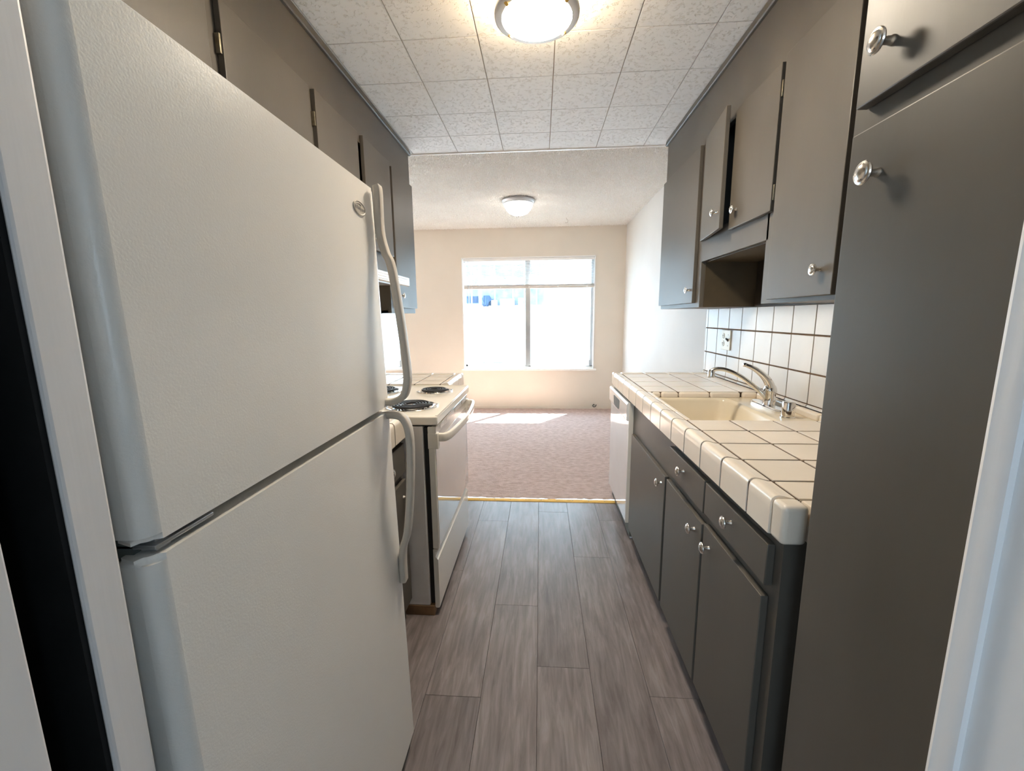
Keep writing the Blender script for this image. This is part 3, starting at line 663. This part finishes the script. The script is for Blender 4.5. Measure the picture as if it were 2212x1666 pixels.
# ------------------------------------------------------------------ range
RY0, RY1 = 1.578, 2.302
rg = thing('electric_range', 'white electric coil stove with glossy oven door', 'stove', (-.75, 1.94, 0))
part('body', bxs([(-1.12, -.464, RY0, RY1, .045, .828)], .004), m_side, rg)
ck = part('cooktop', bx(-1.12, -.402, RY0 - .006, RY1 + .003, .834, .871, .006, 3), m_enamel, rg)
part('rim', bxs([(-1.10, -.404, RY1 - .006, RY1 + .001, .868, .8755), (-.412, -.403, RY0, RY1, .868, .8745)], .002), m_enamel, ck)
part('gap_seal', bx(-1.10, -.43, RY0 + .01, RY1 - .01, .826, .836), m_black, rg)
def burner(x, y, r):
    pan = part('drip_pan', lathe([(0, .8715), (r * .9, .8715), (r * 1.02, .8730), (r * 1.12, .8770), (r * 1.20, .8775), (r * 1.24, .8745), (r * 1.24, .871)], (x, y, 0), seg=40), m_chrome, rg)
    for a in (20, 200): part('pan_tab', bxs([(x + r * 1.2 * math.cos(math.radians(a)) - .006, x + r * 1.2 * math.cos(math.radians(a)) + .006, y + r * 1.2 * math.sin(math.radians(a)) - .008, y + r * 1.2 * math.sin(math.radians(a)) + .008, .872, .879)], .002), m_chrome, pan)
    turns = 4 if r < .085 else 5
    pts = []
    for i in range(turns * 28 + 1):
        t = i / 28.0; rr = r * .24 + (r * .96 - r * .24) * t / turns
        pts.append((x + rr * math.cos(2 * math.pi * t), y + rr * math.sin(2 * math.pi * t), .8835))
    pts.append((pts[-1][0] , pts[-1][1] + .01, .879))
    part('coil', sweep(pts, rrect(.0042, .0036, .002, 2), Vector((0, 0, 1))), m_coil, rg)
    sup = bmesh.new()
    for a in (90, 210, 330):
        c, s = math.cos(math.radians(a)), math.sin(math.radians(a))
        sweep([(x + c * .01, y + s * .01, .8765), (x + c * r, y + s * r, .8765)], [(-.003, -.0008), (.003, -.0008), (.003, .0008), (-.003, .0008)], Vector((0, 0, 1)), bm=sup)
    part('coil_support', sup, m_chrome, pan)
    part('centre_cap', lathe([(0, .8785), (.014, .878), (.016, .875), (.016, .872)], (x, y, 0), seg=16), m_chrome, pan)
burner(-.555, 1.745, .090); burner(-.548, 2.115, .072); burner(-.835, 1.745, .072); burner(-.835, 2.115, .090)
part('backguard', bxs([(-1.13, -1.085, RY0, RY1, .871, 1.02)], .008), m_enamel, rg)
part('door_seal', bx(-.466, -.440, RY0 + .012, RY1 - .012, .05, .82), m_black, rg)
od = part('oven_door', bx(-.444, -.418, RY0 + .003, RY1 - .003, .305, .790, .003, 2), m_enamel, rg)
part('glass_panel', bx(-.4185, -.4165, RY0 + .012, RY1 - .010, .312, .755, .001, 1), m_glass_door, od)
part('vent_rail', bx(-.446, -.412, RY0 + .003, RY1 - .003, .792, .826, .003, 1), m_enamel, rg)
for k, (a, b) in enumerate(((.08, .14), (.20, .36), (.38, .54), (.56, .66))):
    part('vent_slot', bx(-.4125, -.4112, RY0 + a, RY0 + b, .800, .818, .0004, 1), m_side, rg)
hd = spline([(-.405, RY0 + .022, .780), (-.378, RY0 + .030, .780), (-.362, RY0 + .12, .780), (-.350, RY0 + .36, .780), (-.362, RY0 + .60, .780), (-.378, RY1 - .030, .780), (-.405, RY1 - .022, .780)], 7)
part('handle', sweep(hd, rrect(.017, .0085, .006), Vector((0, 0, 1))), m_enamel, od, ang=50)
part('end_cap', bxs([(-.446, -.404, RY0 + .001, RY0 + .030, .735, .800)], .003), m_enamel, od)
part('end_cap', bxs([(-.446, -.404, RY1 - .030, RY1 - .001, .735, .800)], .003), m_enamel, od)
dr = part('drawer', prism([(-.444, .04), (-.440, .034), (-.428, .034), (-.424, .040), (-.424, .255), (-.436, .268), (-.436, .288), (-.426, .296), (-.426, .300), (-.444, .300)], 'Y', RY0 + .003, RY1 - .003), m_enamel, rg)
for y in (RY0 + .05, RY1 - .05):
    part('leveling_foot', lathe([(.018, 0), (.018, .012), (.006, .014), (.006, .05)], (-.62, y, 0), seg=12), m_black, rg)
wb = part('wood_block', bx(-.98, -.447, RY0 - .002, RY0 + .036, .0, .044, .001, 1), m_wood, None, (-.7, RY0 + .02, 0)); tag(wb, 'rough wooden strip under the near side of the stove', 'wood block')

# ------------------------------------------------------------------ range hood
hz = thing('range_hood', 'white range hood under the wall cabinets over the stove', 'range hood', (-.95, 1.99, 1.40))
part('shell', prism([(XL + .004, 1.497), (-.855, 1.497), (-.75, 1.474), (-.75, 1.432), (-.76, 1.428), (-.77, 1.436), (XL + .02, 1.436), (XL + .004, 1.44)], 'Y', 1.625, 2.425), m_enamel, hz)
for k in range(3): part('front_rib', bx(-.7505, -.748, 1.66, 2.39, 1.438 + k * .012, 1.443 + k * .012, .0008, 1), m_sill, hz)
part('filter', bx(-1.05, -.80, 1.75, 2.30, 1.430, 1.4365, .001, 1), m_alum, hz)

# ------------------------------------------------------------------ refrigerator (leans back a little)
RFX, RFY0, RFY1 = -.372, .362, 1.052
rf = thing('refrigerator', 'white top freezer refrigerator with curved handles beside the doorway', 'refrigerator', (RFX, .70, 0))
lean = math.radians(1.1)
part('case', bx(RFX - .70, RFX - .055, RFY0 + .004, RFY1 - .004, .03, 1.545, .004, 2), m_fridge, rf)
def fdoor(z0, z1, name):
    pts = []
    x1, x0, r = RFX, RFX - .046, .018
    pts += [(x0, RFY0)]
    for i in range(7): t = math.radians(-90 + 90 * i / 6); pts.append((x1 - r + r * math.cos(t), RFY0 + r + r * math.sin(t)))
    for i in range(7):
        t = math.radians(90 * i / 6); pts.append((x1 - r + r * math.cos(t), RFY1 - r + r * math.sin(t)))
    pts += [(x0, RFY1)]
    b = prism(pts, 'Z', z0, z1)
    bmesh.ops.bevel(b, geom=[e for e in b.edges if abs(e.verts[0].co.z - e.verts[1].co.z) < 1e-5], offset=.007, segments=3, affect='EDGES')
    return part(name, b, m_fridge, rf, ang=50)
fd1 = fdoor(1.030, 1.558, 'freezer_door'); fd2 = fdoor(.045, 1.014, 'fridge_door')
part('gasket', bx(RFX - .056, RFX - .045, RFY0 + .010, RFY1 - .010, 1.045, 1.535), m_gasket, rf)
part('gasket', bx(RFX - .056, RFX - .045, RFY0 + .010, RFY1 - .010, .06, 1.000), m_gasket, rf)
part('divider', bx(RFX - .056, RFX - .030, RFY0 + .012, RFY1 - .004, 1.010, 1.034), m_gasket, rf)
part('hinge_plate', bxs([(RFX - .05, RFX - .004, RFY0 + .012, RFY0 + .09, 1.020, 1.0245), (RFX - .03, RFX - .012, RFY0 + .02, RFY0 + .038, 1.010, 1.034)], .001), m_alum, rf)
part('top_hinge', bxs([(RFX - .09, RFX - .02, RFY0 + .01, RFY0 + .06, 1.548, 1.568)], .003), m_fridge, rf)
part('base_grille', bx(RFX - .05, RFX - .02, RFY0 + .01, RFY1 - .01, .004, .040, .003, 1), m_gasket, rf)
HY = 1.030
L_ = lambda x, z: x + math.tan(lean) * z
h1 = spline([(L_(-.386, 1.560), HY, 1.560), (L_(-.384, 1.545), HY, 1.545), (L_(-.384, 1.46), HY, 1.46), (L_(-.374, 1.41), HY, 1.41), (L_(-.360, 1.371), HY, 1.371), (L_(-.344, 1.238), HY, 1.238), (L_(-.335, 1.124), HY, 1.124),
             (L_(-.337, 1.085), HY, 1.085), (L_(-.348, 1.056), HY, 1.056), (L_(-.375, 1.042), HY, 1.042), (L_(-.400, 1.042), HY, 1.042)], 6)
part('handle', sweep(h1, rrect(.0145, .0085, .005), Vector((0, 1, 0))), m_fhandle, fd1, ang=50)
h2 = spline([(L_(-.402, 1.006), HY, 1.006), (L_(-.375, 1.007), HY, 1.007), (L_(-.352, .998), HY, .998), (L_(-.339, .965), HY, .965), (L_(-.337, .90), HY, .90), (L_(-.344, .79), HY, .79), (L_(-.356, .688), HY, .688), (L_(-.370, .640), HY, .640),
             (L_(-.374, .60), HY, .60), (L_(-.374, .54), HY, .54)], 6)
part('handle', sweep(h2, rrect(.0145, .0085, .005), Vector((0, 1, 0))), m_fhandle, fd2, ang=50)
# oval badge with its script lettering
bd_ = bmesh.new(); k = 32
def oval(a, b_, x): return [bd_.verts.new((x, .955 + a * math.cos(2 * math.pi * i / k), 1.494 + b_ * math.sin(2 * math.pi * i / k))) for i in range(k)]
ov = [oval(.031, .0155, RFX - .0005), oval(.031, .0155, RFX + .0022), oval(.0285, .0135, RFX + .0028), oval(.027, .0122, RFX + .0016)]
for A, B in zip(ov, ov[1:]):
    for i in range(k): bd_.faces.new((A[i], A[(i + 1) % k], B[(i + 1) % k], B[i]))
bd_.faces.new(ov[-1])
badge = part('badge', bd_, m_fhandle, fd1)
cu = bpy.data.curves.new('badge_lettering', 'FONT'); cu.body = 'Whirlpool'; cu.size = .0125; cu.align_x = 'CENTER'; cu.align_y = 'CENTER'; cu.shear = .25; cu.extrude = .0002
to = bpy.data.objects.new('badge_lettering_tmp', cu); C.objects.link(to)
dg = bpy.context.evaluated_depsgraph_get(); tm = bpy.data.meshes.new_from_object(to.evaluated_get(dg)); bpy.data.objects.remove(to)
tm.transform(Matrix.Translation(Vector((RFX + .0021, .955, 1.4935)) - ORG[badge]) @ Matrix(((0, 0, 1, 0), (1, 0, 0, 0), (0, 1, 0, 0), (0, 0, 0, 1))))
tm.materials.clear(); tm.materials.append(m_print)
lt = link('badge_lettering', tm, None, badge)
part('badge_swoosh', sweep(spline([(RFX + .0022, .940, 1.5005), (RFX + .0022, .952, 1.503), (RFX + .0022, .962, 1.5005)], 5), circ(.0006, 6), Vector((1, 0, 0))), m_print, badge)
rf.rotation_euler = (0, -lean, 0)

# ------------------------------------------------------------------ ceiling lights
k1 = thing('ceiling_light', 'round flush ceiling light with white metal ring in the kitchen', 'ceiling light', (-.013, 1.60, ZK))
lx, ly = -.013, 1.60
part('canopy', lathe([(0, ZK), (.10, ZK), (.10, ZK - .016), (0, ZK - .016)], (lx, ly, 0), seg=40), m_sill, k1)
part('glass_band', lathe([(.126, ZK - .018), (.1315, ZK - .024), (.1315, ZK - .084)], (lx, ly, 0), seg=56), m_lamps, k1)
dz = part('diffuser', lathe([(.1315, ZK - .084), (.1225, ZK - .0885), (.118, ZK - .0905), (.09, ZK - .0945), (.045, ZK - .097), (0, ZK - .098)], (lx, ly, 0), seg=56), m_lampk, k1, ang=60)
part('ring', lathe([(.1335, ZK - .074), (.142, ZK - .074), (.1435, ZK - .082), (.1425, ZK - .090), (.134, ZK - .0955), (.1185, ZK - .0965), (.1180, ZK - .0930), (.1335, ZK - .089), (.1335, ZK - .074)], (lx, ly, 0), seg=64), m_sill, k1, ang=50)
part('top_band', lathe([(.1335, ZK - .012), (.1400, ZK - .012), (.1400, ZK - .024), (.1335, ZK - .024), (.1335, ZK - .012)], (lx, ly, 0), seg=64), m_brass, k1)
for a in (40, 140, 220, 320):
    c, s = math.cos(math.radians(a)), math.sin(math.radians(a))
    part('clip', sweep([(lx + .137 * c, ly + .137 * s, ZK - .010), (lx + .137 * c, ly + .137 * s, ZK - .092), (lx + .120 * c, ly + .120 * s, ZK - .101)], rrect(.006, .0016, .001, 1), Vector((-s, c, 0))), m_brass, k1)
k2 = thing('ceiling_light', 'small domed ceiling light near the living room window', 'ceiling light', (-.215, 4.31, ZL))
lx, ly = -.215, 4.31
part('pan', lathe([(0, ZL), (.150, ZL), (.160, ZL - .012), (.163, ZL - .022), (.158, ZL - .032), (.148, ZL - .038), (.146, ZL - .048), (.138, ZL - .052), (0, ZL - .05)], (lx, ly, 0), seg=48), m_alum, k2)
part('dome', lathe([(.137, ZL - .050), (.132, ZL - .072), (.118, ZL - .100), (.093, ZL - .126), (.058, ZL - .143), (.02, ZL - .150), (0, ZL - .151)], (lx, ly, 0), seg=48), m_lampl, k2, ang=60)
part('finial', lathe([(0, 0), (.010, 0), (.010, -.004), (.004, -.006), (.006, -.010), (.003, -.018), (0, -.019)], (lx, ly, ZL - .149), seg=14), m_knob, k2)
hk = part('swag_hook', sweep(spline([(.301, 5.13, ZL), (.301, 5.13, ZL - .018), (.318, 5.13, ZL - .034), (.312, 5.13, ZL - .052), (.293, 5.13, ZL - .060), (.283, 5.13, ZL - .050)], 5), circ(.0032, 7), Vector((0, 1, 0))), m_knob, None, (.301, 5.13, ZL))
tag(hk, 'small wire swag hook hanging from the popcorn ceiling', 'hook')
ca = part('cable_stub', sweep(spline([(.725, YB - .012, .06), (.715, YB - .03, .075), (.70, YB - .035, .06), (.712, YB - .045, .045), (.735, YB - .04, .05), (.745, YB - .05, .075)], 5), circ(.006, 7), Vector((0, 0, 1))), m_gasket, None, (.72, YB - .03, .05))
tag(ca, 'short coiled cable stub at the base of the window wall', 'cable')
